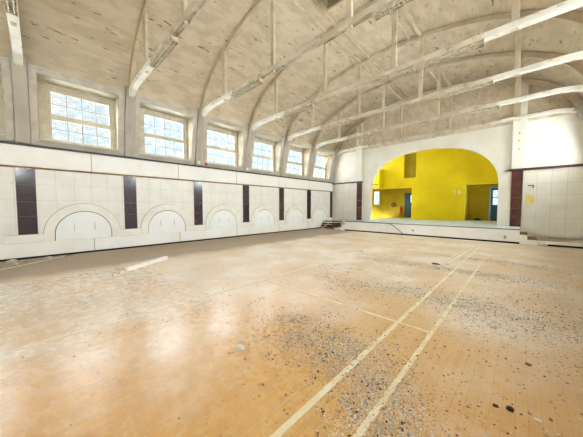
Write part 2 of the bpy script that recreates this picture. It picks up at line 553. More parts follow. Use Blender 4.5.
def window(n, y, side, label, tilted=False, pale=True):
    """One window: casing on the sloping wall, lined reveal, upright frame with two sashes of eight panes."""
    sg = 1 if side == 'left' else -1
    w = empty('window_%d' % n, (0 if sg > 0 else HW, y, HZ0), label, 'window', kind='structure')

    def P(x):
        return x * sg
    zz = HZ0

    def L(x, yy, z):
        return (P(x), yy, z - zz)
    c = MB()

    def slab(ya, yb, za, zb, t0, t1):
        vs = [c.bm.verts.new(L(lean(z) + t, yy, z)) for t in (t0, t1) for z in (za, zb) for yy in (ya, yb)]
        for q in ((0, 1, 3, 2), (4, 6, 7, 5), (0, 4, 5, 1), (2, 3, 7, 6), (0, 2, 6, 4), (1, 5, 7, 3)):
            c.face([vs[i] for i in q])
    for a, b, t in ((0.0, 0.10, 0.035), (0.10, 0.16, 0.06)):
        slab(HY0 - b, HY1 + b, HZ1 + a, HZ1 + b, 0, t)
        slab(HY0 - b, HY0 - a, HZ0 - 0.12, HZ1 + a, 0, t)
        slab(HY1 + a, HY1 + b, HZ0 - 0.12, HZ1 + a, 0, t)
    c.build('casing', M['casing'], w)
    r = MB()
    for ya, yb in ((HY0, HY0 + .012), (HY1 - .012, HY1)):
        r.prism([(P(-.30), HZ0 - zz), (P(lean(HZ0)), HZ0 - zz), (P(lean(HZ1)), HZ1 - zz), (P(-.30), HZ1 - zz)], 'xz', ya, yb)
    r.prism([(P(-.30), HZ1 - .012 - zz), (P(lean(HZ1)), HZ1 - .012 - zz), (P(lean(HZ1)), HZ1 - zz), (P(-.30), HZ1 - zz)], 'xz', HY0 + .012, HY1 - .012)
    r.build('reveal_lining', M['reveal'], w)
    sl = MB().prism([(P(-.36), .0), (P(lean(HZ0) + .05), .0), (P(lean(HZ0) + .05), .03), (P(-.36), .045)], 'xz', HY0, HY1)
    sl.build('sill', M['sill'], w)
    g0, g1, gz0, gz1 = 0.63, 2.17, 3.76, 5.38          # glazed area
    f = MB()

    def bx(mb, xa, xb, ya, yb, za, zb):
        mb.box(min(P(xa), P(xb)), max(P(xa), P(xb)), ya, yb, za - zz, zb - zz)
    bx(f, -.42, -.30, HY0, g0 - .07, HZ0, HZ1)
    bx(f, -.42, -.30, g1 + .07, HY1, HZ0, HZ1)
    bx(f, -.42, -.30, g0 - .07, g1 + .07, gz1 + .06, HZ1)
    bx(f, -.42, -.30, g0 - .07, g1 + .07, HZ0, gz0 - .04)
    f.build('window_frame', M['sash'], w)
    zm = 4.53
    for nm, za, zb, dx in (('lower_sash', gz0, zm, 0.0), ('upper_sash', zm, gz1, -.03)):
        s = MB()
        xa, xb = -.36 + dx, -.31 + dx
        bx(s, xa, xb, g0 - .07, g0, za - .04, zb + .06)
        bx(s, xa, xb, g1, g1 + .07, za - .04, zb + .06)
        bx(s, xa, xb, g0, g1, za - .04, za + (.045 if nm == 'lower_sash' else .085))
        bx(s, xa, xb, g0, g1, zb - (.085 if nm == 'lower_sash' else .045), zb + .06)
        s.slot = 1
        for q in range(1, 4):
            yy = g0 + (g1 - g0) * q / 4
            bx(s, xa + .012, xb - .008, yy - .012, yy + .012, za + .045, zb - .045)
        zc = (za + zb) / 2
        for q in range(4):
            ya = g0 + (g1 - g0) * q / 4 + (.012 if q else 0)
            yb = g0 + (g1 - g0) * (q + 1) / 4 - (.012 if q < 3 else 0)
            bx(s, xa + .012, xb - .008, ya, yb, zc - .011, zc + .011)
        so = s.build(nm, [M['sash'], M['bar']], w)
        p = MB()
        bx(p, xa + .018, xa + .022, g0, g1, za + .045, zb - .045)
        po = p.build('pane', M['glass'], so)
        if tilted and nm == 'upper_sash':
            piv = Vector((P(xb), 0, za - zz))
            so.matrix_local = Matrix.Translation(piv + Vector((0.03, 0, 0.02))) @ Matrix.Rotation(math.radians(16), 4, 'Y') @ Matrix.Translation(-piv)
    return w


for k in range(-1, 6):
    if k < 0:
        lab = 'end window of the side wall beyond the first pier, mostly out of view'
    elif k == 0:
        lab = 'large window in the side wall behind a wire mesh guard'
    elif k == 5:
        lab = 'small-paned window beside the stage end wall with tilted upper sash'
    else:
        lab = 'small-paned window in the side wall, %s from the stage end wall' % ORD[5 - k]
    window(k + 2, P0 + BAY * k, 'left', lab, tilted=(k == 5))
for k in range(-1, 6):
    window(k + 9, P0 + BAY * k, 'right', 'window in the unseen opposite side wall, %s from the stage' % ORD[5 - k], False)

# piers between the windows, curving into the vault
for side in ('left', 'right'):
    fx = (lambda x: x) if side == 'left' else (lambda x: HW - x)
    for k, y in enumerate(PIERS):
        pts = [(-.10, 3.49), (.12, 3.49), (.15, 3.9), (.22, 4.5), (.34, 5.05), (.52, 5.5), (.70, 5.86), (.30, 5.9), (-.10, 5.7)]
        hw_ = 0.155
        m = MB().prism([(fx(x), z) for x, z in pts], 'xz', y - hw_, y + hw_)
        o = m.build('wall_pier', M['upper'], bevel=0.012)
        lab = 'grey-white pier curving in between windows, %s from the stage' % ORD[6 - k] if side == 'left' else \
            'pier of the opposite side wall, %s from the stage' % ORD[6 - k]
        tag(o, lab, 'pier', kind='structure')

# ledge, fascia boards, base course and plinth along the window wall
JO = [YB, -1.30, 1.31, 4.25, 7.2, 10.25, 13.15, YE]
n = 5
ld = MB().box(-.05, .035, YB, YE, 3.425, 3.49).build('trim_%d' % n, M['ledge'])
tag(ld, 'thin black ledge strip running under the windows', 'ledge', kind='structure')
n += 1
FG = 'white fascia boards under the windows'
for i in range(7):
    o = MB().box(-.05, .0, JO[i] + .008, JO[i + 1] - .008, 2.815, 3.425).build('trim_%d' % n, M['board'], bevel=.006)
    if i < 6:
        MB().box(-.05, -.003, JO[i + 1] - .0075, JO[i + 1] + .0075, 2.815, 3.424).build('joint_gap', M['joint'], o)
    tag(o, 'white fascia board under the windows, %s from the stage' % ORD[6 - i], 'fascia board', FG, 'structure')
    n += 1
PG = 'white plinth boards at the floor'
for i in range(7):
    o = MB().box(-.05, .0, JO[i] + .008, JO[i + 1] - .008, .065, .49).build('trim_%d' % n, M['board'], bevel=.006)
    if i < 6:
        MB().box(-.05, -.003, JO[i + 1] - .0075, JO[i + 1] + .0075, .066, .489).build('joint_gap', M['joint'], o)
    tag(o, 'white plinth board below the arched niches, %s from the stage' % ORD[6 - i], 'plinth board', PG, 'structure')
    n += 1
bb = MB().box(-.05, -.03, YB, YE, 0, .064).build('plinth_gap_shade', M['black'])  # black strip stands in for shade under the plinth
tag(bb, 'black strip giving the shade in the gap below the white plinth', 'shade strip', kind='structure')
tr = MB().box(-.05, -.02, YB, YE, 2.76, 2.814).build('trim_%d' % n, M['timber'])  # brown colour stands in for the shadow line beneath the fascia
tag(tr, 'narrow brown strip painted as the shadow line under the white fascia boards', 'strip', kind='structure')
n += 1


# ------------------------------------------------------------------ arched niches and marble pilasters
def arc(cy, r, z0, stilt, x, k=24):
    pts = [(cy - r, z0)]
    pts += [(cy - r * math.cos(math.pi * i / k), z0 + stilt + r * math.sin(math.pi * i / k)) for i in range(k + 1)]
    pts += [(cy + r, z0)]
    return pts


R1, R2 = 0.745, 1.0
for k in range(-1, 6):
    cy = P0 + BAY * (k + .5) - .02
    nm = ORD[5 - k]
    if k >= 0:
        # base course blocks either side of the arch
        jm = MB().band(arc(cy, R2 - .002, .49, .215, 0), arc(cy, R2 + .012, .49, .215, 0), 'yz', -.05, -.046).build('trim_%d' % n, M['joint'])
        tag(jm, 'thin grey joint around the arch surround, %s from the stage' % nm, 'joint', 'arch joints', 'structure')
        n += 1
        ring = MB().band(arc(cy, R1 + .006, .49, .215, 0), arc(cy, R2, .49, .215, 0), 'yz', -.05, -.004).build('trim_%d' % n, M['stone'], bevel=.008)
        tag(ring, 'raised white arch surround on the tiled wall, %s from the stage' % nm, 'arch surround', 'arch surrounds', 'structure')
        n += 1
        e = empty('niche_cover', (-.05, cy, .49), 'white semicircular board closing an arched niche, %s from the stage' % nm, 'niche cover',
                  'semicircular niche covers')
        MB().prism([(y - cy, z - .49) for y, z in arc(cy, R1 - .012, .50, .20, 0)], 'yz', .0, .028).build('board', M['cover'], e, bevel=.006)
        for s in (-1, 1):
            hb = MB().box(.028, .034, s * .27 - .012, s * .27 + .012, .30, .56)
            hb.build('finger_slot', M['sill'], e)
        gp = MB().band([(y - cy, z - .49) for y, z in arc(cy, R1 - .011, .49, .205, 0)], [(y - cy, z - .49) for y, z in arc(cy, R1 + .005, .49, .21, 0)], 'yz', .0, .004)
        gp.build('shadow_gap', M['black'], e)
for k in range(7):
    y = PIERS[k]
    a, b = y - BAY / 2 + R2 - .0 - .02, y + BAY / 2 - R2 - .02
    if k == 0:
        a = y - .5
    if k == 6:
        b = YE - .02
    c = MB().box(-.05, -.022, a, b, .49, .745).build('trim_%d' % n, M['stone'], bevel=.006)
    tag(c, 'low white base block under a dark pilaster, %s from the stage' % ORD[6 - k], 'base block', 'base blocks', 'structure')
    n += 1
    MB().box(-.05, -.0215, a, b, .745, .752).build('joint_gap', M['joint'], c)  # grey lines along the block edges stand in for joint shadow
    MB().box(-.05, -.0, a, b, .4895, .4925).build('joint_gap', M['joint'], c)
    w = .205 if k < 6 else .14
    yc = y if k < 6 else YE - .02 - .14
    p = empty('marble_pilaster', (-.05, yc, .745), 'dark maroon polished pilaster on the white tiled wall, %s from the stage' % ORD[6 - k],
              'pilaster', 'dark pilasters on the tiled wall')
    zz = [0, .56, 1.0, 1.52, 2.015]
    for q in range(4):
        MB().box(0, .02, -w, w, zz[q] + .0008, zz[q + 1] - .0008).build('marble_slab', M['marble'], p, bevel=.0)
t = MB()
t.tube([(.02, -.22, 2.757), (.02, -.22, 2.73)], [.075, .07], 16)
t.tube([(.02, -.22, 2.73), (.02, -.22, 2.72)], [.055, .05], 16)
# puck-shaped spot lamp under the fascia
o = MB()
o.tube([(.0, .0, .0), (.0, .0, -.03)], [.07, .065], 18)
sp = o.build('spot_lamp', M['white_enamel'])
sp.location = (.03, -.18, 2.755)
sp.location = (-.005, -.18, 2.76)
tag(sp, 'small round white spot lamp at the head of the first dark pilaster', 'lamp')
lens = MB().tube([(0, 0, -.03), (0, 0, -.036)], [.05, .048], 18).build('lens', M['tube'], sp)
t.bm.free()

# wire mesh guard over the first window
g = MB()
ya, yb, za, zb = P0 + HY0 + .015, P0 + HY1 - .015, HZ0 + .05, HZ1 - .02
k = 0
yy = ya
while yy <= yb + 1e-6:
    g.bar((lean(za) + .0, yy, za), (lean(zb) - .03, yy, zb), .006, .006)
    yy += (yb - ya) / 44
z = za
for i in range(23):
    z = za + (zb - za) * i / 22
    f_ = (z - za) / (zb - za)
    x = lean(za) * (1 - f_) + (lean(zb) - .03) * f_ - .004
    g.bar((x, ya, z), (x, yb, z), .004, .004)
go = g.build('wire_guard', M['wire'], loc=(-.02, P0 + 1.345, HZ0 + .05))
tag(go, 'fine rusty wire mesh guard stretched over the large window', 'window guard')

# conduit drops and switch boxes on the piers
for k, red in ((2, True), (3, False)):
    y = PIERS[k]
    xo = .125
    e = empty('switch_box', (xo, y - .02, 3.56), 'small white switch box with looped conduit on pier, %s from the stage' % ORD[6 - k], 'switch box',
              'switch boxes on the piers')
    MB().box(.0, .05, -.05, .05, 0, .12).build('box', M['white_enamel'], e, bevel=.006)
    xa = .01
    MB().tube([(xa + .01, -.045, .12), (xa + .03, -.05, .45), (xa + .055, -.03, .62), (xa + .06, .02, .66), (xa + .05, .05, .6), (xa + .02, .05, .12)], .010, 6).build('conduit', M['steel'], e)
rb = empty('alarm_bell', (.10, PIERS[2] + .35, 3.60), 'small round red alarm bell on the sill under the window', 'alarm bell')
MB().tube([(-.07, 0, 0), (.015, 0, 0)], .045, 12).build('back_box', M['white_enamel'], rb)
MB().tube([(.015, 0, 0), (.03, 0, 0), (.05, 0, 0)], [.07, .068, .04], 16).build('gong', M['red'], rb)


# ------------------------------------------------------------------ roof trusses
def make_truss():
    e = empty('roof_truss', (VC, 0, 5.70), '', 'roof truss', 'roof trusses')
    B0, B1 = 0.05, 0.19
    # tie: one channel, open underneath
    MB().prism([(-.085, B0), (-.05, B0), (-.05, B0 + .04), (.05, B0 + .04), (.05, B0), (.085, B0), (.085, B1), (-.085, B1)], 'yz', -3.5, 3.5).build('tie_beam', M['beam'], e, bevel=.006)
    for s in (-1, 1):
        up = [(3.5, B1), (5.1, B1), (5.5, B1 - .02), (5.9, B1 - .10)]
        lo = [(3.5, B0 - .015), (5.1, B0 - .015), (5.5, B0 - .06), (5.9, B0 - .20)]
        pts = [(s * x, z) for x, z in up] + [(s * x, z) for x, z in lo[::-1]]
        MB().prism(pts, 'xz', -.09, .09).build('beam_end', M['beam_end'], e, bevel=.012)
    # curved rib under the vault
    K = 40

    def ell(a, b, z0):
        return [(-a * math.cos(math.pi * i / K), z0 - 5.70 + b * math.sin(math.pi * i / K)) for i in range(K + 1)]
    MB().band(ell(5.90, 2.70, 5.50), ell(6.12, 2.74, 5.6), 'xz', -.065, .065).build('arched_rib', M['rib'], e)
    for x in (-4.1, -1.32, 1.32, 4.1):
        zt = 5.48 - 5.70 + 2.70 * math.sqrt(1 - (x / 5.86) ** 2) + .03
        MB().box(x - .07, x + .07, -.045, .045, B0 - .04, zt).build('post', M['rib'], e, bevel=.006)
    for s in (-1, 1):
        x0_, x1_ = s * 4.1, s * 5.15
        z1_ = 5.48 - 5.70 + 2.70 * math.sqrt(1 - (5.15 / 5.86) ** 2)
    return e


truss = make_truss()
strip_proto = None


def make_strip():
    e = empty('strip_light', (0, 0, 0), '', 'strip light', 'strip lights under the trusses')
    MB().box(-.82, .82, -.07, .07, -.045, .01).build('housing', M['fitting'], e, bevel=.008)
    lv = MB()
    for q in range(17):
        x = -.78 + q * .0975
        lv.box(x - .006, x + .006, -.08, .08, -.10, -.045)
    for s in (-1, 1):
        lv.box(-.80, .80, s * .085 - .004, s * .085 + .004, -.10, -.045)
    lv.build('louvre', M['fitting'], e)
    for s in (-1, 1):
        MB().tube([(-.77, s * .042, -.072), (.77, s * .042, -.072)], .016, 8).build('tube', M['tube'], e)
    for s in (-1, 1):
        MB().box(s * .81 - .012, s * .81 + .012, -.09, .09, -.105, .01).build('end_cap', M['fitting'], e, bevel=.004)
    return e


strip = make_strip()
used = []
for k in range(7):
    tcopy = truss if k == 0 else copy_tree(truss)
    tcopy.location = (VC, PIERS[k] if k < 6 else 15.93, 5.70)
    tcopy['label'] = 'cream peeling roof truss with arched rib and posts, ' + ('built against the stage end wall' if k == 6 else '%s from the stage end wall' % ORD[6 - k])
    if k < 6:
        for s in (-1, 1):
            o = strip if not used else copy_tree(strip)
            used.append(o)
            o.location = (VC + s * 2.72, PIERS[k], 5.74)
            o['label'] = 'grimy twin-tube strip light under the %s truss from the stage, %s' % (ORD[6 - k], 'nearer the windows' if s < 0 else 'away from the windows')

# ------------------------------------------------------------------ stage end wall with the proscenium arch
AC, AW, AS, AT, AN = 6.53, 3.43, 2.6, 5.05, 2.4


def arch_z(x):
    u = min(1.0, abs((x - AC) / AW))
    return AS + (AT - AS) * max(0.0, 1 - u ** AN) ** (1 / AN)


w = MB()
YW = YE + .38


def strip_wall(mb, xs, lo, y0, y1):
    mb.band([(x, lo(x)) for x in xs], [(x, vault(x) + .15 if abs(x - VC) < VA else 5.9) for x in xs], 'xz', y0, y1)


xsl = [-.45 + (AC - AW + .45) * i / 24 for i in range(25)]
xsr = [AC + AW + (HW + .45 - AC - AW) * i / 24 for i in range(25)]
strip_wall(w, xsl, lambda x: 0, YE, YW)
strip_wall(w, xsr, lambda x: 0, YE, YW)
xa = [AC - AW * math.cos(math.pi * i / 56) for i in range(57)]
strip_wall(w, xa, arch_z, YE, YW)
we = w.build('wall_far', M['gable'])
tag(we, 'white stage end wall with wide flattened proscenium arch', 'wall', kind='structure')
wb = MB().band([(x, 0) for x in xsl + xa + xsr], [(x, vault(x) + .15 if abs(x - VC) < VA else 5.9) for x in xsl + xa + xsr], 'xz', YB - .3, YB).build('wall_back', M['gable'])
tag(wb, 'plain rear wall of the hall facing the stage', 'wall', kind='structure')

for (x0, x1, what) in ((0.0, 2.08, 'between the window wall and the stage arch'), (10.86, HW, 'on the other side of the stage arch')):
    o = MB().box(x0, x1, YE - .045, YE, .22, 3.33).build('trim_%d' % n, M['tile_end'])
    tag(o, 'cream tiled panel on the end wall ' + what, 'tile panel', kind='structure')
    n += 1
o = MB().box(0.0, 2.55, YE - .10, YE, 3.335, 3.425).build('trim_%d' % n, M['ledge'])
tag(o, 'black ledge on the end wall beside the window wall', 'ledge', kind='structure')
n += 1
o = MB().prism([(10.15, 3.36), (10.4, 3.335), (HW, 3.335), (HW, 3.425), (10.4, 3.43)], 'xz', YE - .12, YE).build('trim_%d' % n, M['maroon_ledge'])
tag(o, 'dark maroon ledge on the end wall above the yellow paper', 'ledge', kind='structure')
n += 1
for x0, x1, lab in ((2.10, 2.50, 'dark brown pilaster on the end wall, on the window side of the stage arch'),
                    (10.44, 10.84, 'dark brown pilaster on the end wall beside the yellow paper')):
    e = empty('end_pilaster', ((x0 + x1) / 2, YE, ST), lab, 'pilaster', 'pilasters beside the stage arch')
    hw_ = (x1 - x0) / 2
    for za, zb in ((0, .9), (.9, 1.42), (1.42, 2.70)):
        MB().box(-hw_, hw_, -.05, -.001, za + .003, zb - .003).build('panel', M['brown_panel'], e, bevel=.004)
for x0, x1, lab in ((2.08, 2.52, 'white upper pilaster on the end wall, on the window side of the stage arch'),
                    (10.42, 10.90, 'white upper pilaster on the end wall above the maroon ledge')):
    zt = min(vault(x0), vault(x1)) - .02
    o = MB().box(x0, x1, YE - .16, YE, 3.43, zt).build('trim_%d' % n, M['gable'], bevel=.01)
    tag(o, lab, 'pilaster', kind='structure')
    n += 1
for i, z in enumerate((4.35, 4.75, 5.1)):
    o = MB().tube([(10.66, YE - .16, z), (10.66, YE - .185, z)], .035, 10).build('wall_hook', M['steel'])
    tag(o, 'small grey bolt head on the white upper pilaster, %s' % ('lowest of three', 'middle of three', 'topmost of three')[i], 'bolt', 'bolts on the upper pilaster')
o = MB().box(10.97, 11.25, YE - .049, YE - .0445, 1.72, 2.12).build('paper_sheet', M['paper'])
tag(o, 'yellow paper sheet stuck on the cream tiled panel', 'paper')
e = empty('wall_bracket', (11.15, YE - .045, 2.60), 'small dark bent bracket on tiles above the yellow paper', 'bracket')
MB().box(-.13, .08, -.02, 0, -.02, .02).build('plate', M['hose'], e)
MB().tube([(.03, -.02, 0), (.06, -.08, -.02), (.05, -.08, -.14)], .018, 6).build('hook', M['hose'], e)

gx = [0.45 + (HW - .9) * i / 40 for i in range(41)]
o = MB().band([(x, 5.62) for x in gx], [(x, max(5.66, vault(x) - .01)) for x in gx], 'xz', YE - .015, YE).build('trim_%d' % n, M['vault'])
tag(o, 'cream stained gable filling the end wall above the last truss', 'gable', kind='structure')
n += 1

# ------------------------------------------------------------------ stage apron, steps, low platform
XA, XB = 2.25, 10.83
s = MB()
s.box(XA, XB, SY + .03, 24.0, ST - .05, ST)
s.box(XA + .05, XB - .05, SY + .05, SY + .12, 0.0, ST - .05)
sf = s.build('stage', M['stage_floor'])
sf['kind'] = 'structure'
tag(sf, 'low stage floor in pale blue-grey paint running behind the arch', 'stage', kind='structure')
bounds = [XA, 3.55, 5.0, 6.4, 7.85, 9.3, XB]
for i in range(6):
    MB().box(bounds[i] + .004, bounds[i + 1] - .004, SY, SY + .05, .075, ST - .03).build('front_panel', M['board'], sf, bevel=.005)
MB().box(XA, XB, SY - .01, SY + .06, ST - .03, ST).build('nosing', M['ledge'], sf)
MB().box(XA, XB, SY + .02, SY + .05, 0, .075).build('toe_gap', M['black'], sf)
v = MB().box(6.52, 6.60, SY - .012, SY, .26, .33)
vv = v.build('vent_plate', M['hose'])
tag(vv, 'tiny dark vent plate on the white stage front', 'vent')
sk = empty('socket_plate', (10.36, SY, .26), 'grey socket plate near the end of the white stage front', 'socket')
MB().box(-.045, .045, -.015, 0, -.08, .08).build('plate', M['sill'], sk, bevel=.003)
MB().box(-.02, .02, -.02, -.015, -.05, .05).build('socket_face', M['bar'], sk)
for side in (1, -1):
    X0 = XB if side > 0 else XA
    st = empty('stage_steps', (X0, SY, 0), 'white steps with dark treads ' + ('beside the low platform' if side > 0 else 'beside the broken boards'), 'steps', 'steps at the stage ends')
    for (a, b, z, nm) in ((.0, .24, .43, 'upper_step'), (.24, .54, .24, 'lower_step')):
        xs_ = sorted((side * a, side * b))
        so = MB().box(xs_[0], xs_[1], .0, 1.3, 0, z - .025).build(nm, M['board'], st, bevel=.006)
        MB().box(xs_[0], xs_[1], -.01, 1.3, z - .025, z).build('tread', M['timber'], so)
pl = empty('low_platform', (12.2, SY, 0), 'low tan platform with white front below the cream tiled panel', 'platform', kind='structure')
MB().box(-.82, .80, .0, 1.86, .075, .19).build('platform_deck', [M['tan']], pl, bevel=.006)
MB().box(-.82, .80, -.02, .0, .08, .20).build('front_board', M['board'], pl)
MB().box(-.82, .80, .03, 1.80, 0, .074).build('toe_gap', M['black'], pl)
cb = MB().tube([(2.7, SY - .025, ST - .01), (3.6, SY - .025, ST + .005), (4.6, SY - .025, ST - .005), (5.25, SY - .03, ST - .02), (5.5, SY - .035, ST - .12),
                (5.75, SY - .04, .32), (5.95, SY - .045, .14), (6.15, SY - .06, .025), (6.5, SY - .05, .02)], .018, 6).build('cable', M['hose'], smooth=True)
tag(cb, 'black cable drooping down the white stage front', 'cable')

# ------------------------------------------------------------------ stage house, yellow walls
Z0, Z1, YS = ST, 6.6, 20.2
X0, X1 = 0.5, 12.4
b = MB()
lx0, lx1, lz = 1.25, 4.58, 3.10
rx0, rx1, rz = 8.0, 10.6, 3.10
nx0, nx1, nz0, nz1 = 3.95, 4.85, 3.86, 5.78
T_ = .3
b.box(X0, lx0, YS, YS + T_, 0, Z1)
b.box(lx0, nx0, YS, YS + T_, lz, Z1)
b.box(nx0, nx1, YS, YS + T_, nz1, Z1)
b.box(nx0, lx1, YS, YS + T_, lz, nz0)
b.box(lx1, nx1, YS, YS + T_, 0, nz0)
b.box(nx1, rx0, YS, YS + T_, 0, Z1)
b.box(rx0, rx1, YS, YS + T_, rz, Z1)
b.box(rx1, X1, YS, YS + T_, 0, Z1)
b.box(nx0, nx1, YS + T_, YS + T_ + .05, nz0, nz1)
ys_ = b.build('wall_stage', M['yellow'])
tag(ys_, 'bright yellow back wall of the stage with two doorways', 'wall', kind='structure')
nb = MB()
for i in range(5):
    nb.box(nx0 + i * .18 + .004, nx0 + i * .18 + .176, YS + T_ - .03, YS + T_ - .001, nz0 + .001, nz1 - .001)
nbo = nb.build('niche_boards', M['olive_shade'], bevel=.004)
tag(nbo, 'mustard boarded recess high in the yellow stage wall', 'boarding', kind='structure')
# side walls of the stage house; unseen window added to brighten the back wall
for side, nm in ((-1, 'wall_stage_left'), (1, 'wall_stage_right')):
    xa, xb = (X0 - .3, X0) if side < 0 else (X1, X1 + .3)
    if side > 0:
        o = MB().box(xa, xb, YW, YS + T_, 0, Z1).build(nm, M['yellow'])
        tag(o, 'yellow side wall of the stage away from the windows', 'wall', kind='structure')
        continue
    m = MB()
    m.box(xa, xb, YW, 17.2, 0, Z1)
    m.box(xa, xb, 19.7, YS + T_, 0, Z1)
    m.box(xa, xb, 17.2, 19.7, 0, 3.6)
    m.box(xa, xb, 17.2, 19.7, 5.9, Z1)
    o = m.build(nm, M['yellow'])
    tag(o, 'yellow side wall of the stage ' + ('on the window side' if side < 0 else 'away from the windows'), 'wall', kind='structure')
    wn = empty('window_%d' % (20 + side), (xa + .15, 18.45, 3.6), 'tall unseen window added in the stage side to brighten the yellow wall ' + ('on the window side' if side < 0 else 'away from the windows'), 'window', kind='structure')
    f = MB()
    for ya in (-1.25, -.43, .38, 1.19):
        f.box(-.04, .04, ya, ya + .06, 0, 2.3)
    for zz_ in (0, 1.1, 2.24):
        f.box(-.035, .035, -1.25, 1.25, zz_, zz_ + .06)
    f.build('window_frame', M['sash'], wn)
    MB().box(-.004, .004, -1.25, 1.25, 0.001, 2.299).build('pane', M['glass'], wn)
o = MB().box(X0 - .3, X1 + .3, YW, YS + T_, Z1, Z1 + .2).build('ceiling_stage', M['gable'])
tag(o, 'pale ceiling over the stage', 'ceiling', kind='structure')
# boxed bulkhead in the upper corner by the arch
o = MB().box(X0, 2.38, YS - .95, YS, 3.12, 4.72).build('trim_%d' % n, M['yellow'], bevel=.01)
tag(o, 'yellow boxed bulkhead in the upper corner of the stage', 'bulkhead', kind='structure')
n += 1
o = MB().bar((AC - AW - .02, YW - .08, 3.17), (AC - AW + .42, YW - .02, 3.15), .05, .045).build('iron_bracket', M['maroon_ledge'])
tag(o, 'dark iron bracket sticking out of the white stage arch jamb', 'bracket')

# lobby behind the doorway on the window side
yb = 22.5
r = MB()
r.box(-0.6, -.3, YS + T_, yb, 0, 3.5)
r.box(lx1 + .0, lx1 + .2, YS + T_, yb, 0, 3.5)
r.box(-.6, lx1 + .2, YS + T_, yb + .2, 3.4, 3.6)
wx0, wx1, wz0, wz1 = .42, 1.0, 1.75, 3.12
dx0, dx1, dz1 = 3.2, 4.08, 2.9
r.box(-.6, wx0, yb, yb + .2, 0, 3.4)
r.box(wx0, wx1, yb, yb + .2, 0, wz0)
r.box(wx0, wx1, yb, yb + .2, wz1, 3.4)
r.box(wx1, dx0, yb, yb + .2, 0, 3.4)
r.box(dx0, dx1, yb, yb + .2, dz1, 3.4)
r.box(dx1, lx1 + .2, yb, yb + .2, 0, 3.4)
r.box(-.6, X0 - .3, YS + T_ - .02, YS + T_, 0, 3.5)
o = r.build('wall_lobby_left', M['olive_shade'])
tag(o, 'mustard walls of the lobby behind the doorway with red extinguisher', 'wall', kind='structure')
wn = empty('window_22', ((wx0 + wx1) / 2, yb + .1, wz0), 'narrow white-lit window in the lobby behind the stage', 'window', kind='structure')
hw_ = (wx1 - wx0) / 2
f = MB()
f.box(-hw_, -hw_ + .06, -.03, .03, 0, wz1 - wz0).box(hw_ - .06, hw_, -.03, .03, 0, wz1 - wz0).box(-hw_, hw_, -.03, .03, 0, .06).box(-hw_, hw_, -.03, .03, wz1 - wz0 - .06, wz1 - wz0)
f.box(-hw_, hw_, -.02, .02, .66, .70)
f.build('window_frame', M['sash'], wn)
MB().box(-hw_ + .06, hw_ - .06, -.004, .004, .06, wz1 - wz0 - .06).build('pane', M['glass'], wn)


def door(num, x0, x1, y, z1, label, pane, mat_frame):
    d = empty('door_%d' % num, ((x0 + x1) / 2, y, ST), label, 'door', kind='structure')
    hw_ = (x1 - x0) / 2
    H = z1 - ST
    fr = MB().box(-hw_, -hw_ + .09, 0, .12, 0, H).box(hw_ - .09, hw_, 0, .12, 0, H).box(-hw_ + .09, hw_ - .09, 0, .12, H - .09, H)
    fr.build('door_frame', mat_frame, d)
    px0, px1, pz0, pz1 = pane
    a, b = -hw_ + .09, hw_ - .09
    lf = MB().box(a, px0, .03, .075, 0, H - .09).box(px1, b, .03, .075, 0, H - .09).box(px0, px1, .03, .075, 0, pz0).box(px0, px1, .03, .075, pz1, H - .09)
    lo = lf.build('door_leaf', M['blue'], d)
    MB().box(px0, px1, .05, .056, pz0, pz1).build('pane', M['glass'], lo)
    if pz1 - pz0 > .8:
        bars = MB().box(px0, px1, .04, .065, (pz0 + pz1) / 2 - .025, (pz0 + pz1) / 2 + .025)
        bars.box((px0 + px1) / 2 - .02, (px0 + px1) / 2 + .02, .04, .065, pz0, pz1)
        bars.build('glazing_bar', M['bar'], lo)
    MB().tube([(b - .06, .03, 1.0), (b - .06, -.03, 1.0), (b - .16, -.03, 1.0)], .012, 6).build('handle', M['steel'], lo)
    return d


door(1, dx0, dx1, yb, dz1, 'dark blue door with small white pane at back of lobby', (.12, .29, 1.35, 1.98), M['olive_shade'])
e = empty('fire_hose', (2.35, yb, 1.76), 'dark coiled fire hose on the mustard lobby wall', 'fire hose')
MB().tube([(0, -.02, 0), (0, -.12, 0)], [.10, .09], 16).build('hub', M['red'], e)
cc = MB()
cc.tube([(.17 * math.cos(i * math.pi / 12), -.05 - .001 * i, .17 * math.sin(i * math.pi / 12)) for i in range(49)], .028, 6)
cc.build('coil', M['hose'], e, smooth=True)
MB().tube([(0, 0, 0), (0, -.03, 0)], .03, 8).build('mount', M['steel'], e)
e = empty('fire_extinguisher', (3.0, yb - .12, 1.0), 'red fire extinguisher on the lobby wall beside the blue door', 'fire extinguisher')
MB().tube([(0, 0, 0), (0, 0, .03), (0, 0, .48), (0, 0, .56), (0, 0, .60)], [.07, .085, .085, .05, .03], 14).build('cylinder_body', M['red'], e, smooth=True)
MB().box(-.02, .02, -.07, .03, .60, .67).build('valve', M['hose'], e)
MB().tube([(.03, -.03, .63), (.11, -.04, .5), (.11, -.04, .15)], .014, 6).build('hose', M['hose'], e)
MB().box(-.05, .05, .083, .12, .30, .38).build('wall_clip', M['steel'], e)

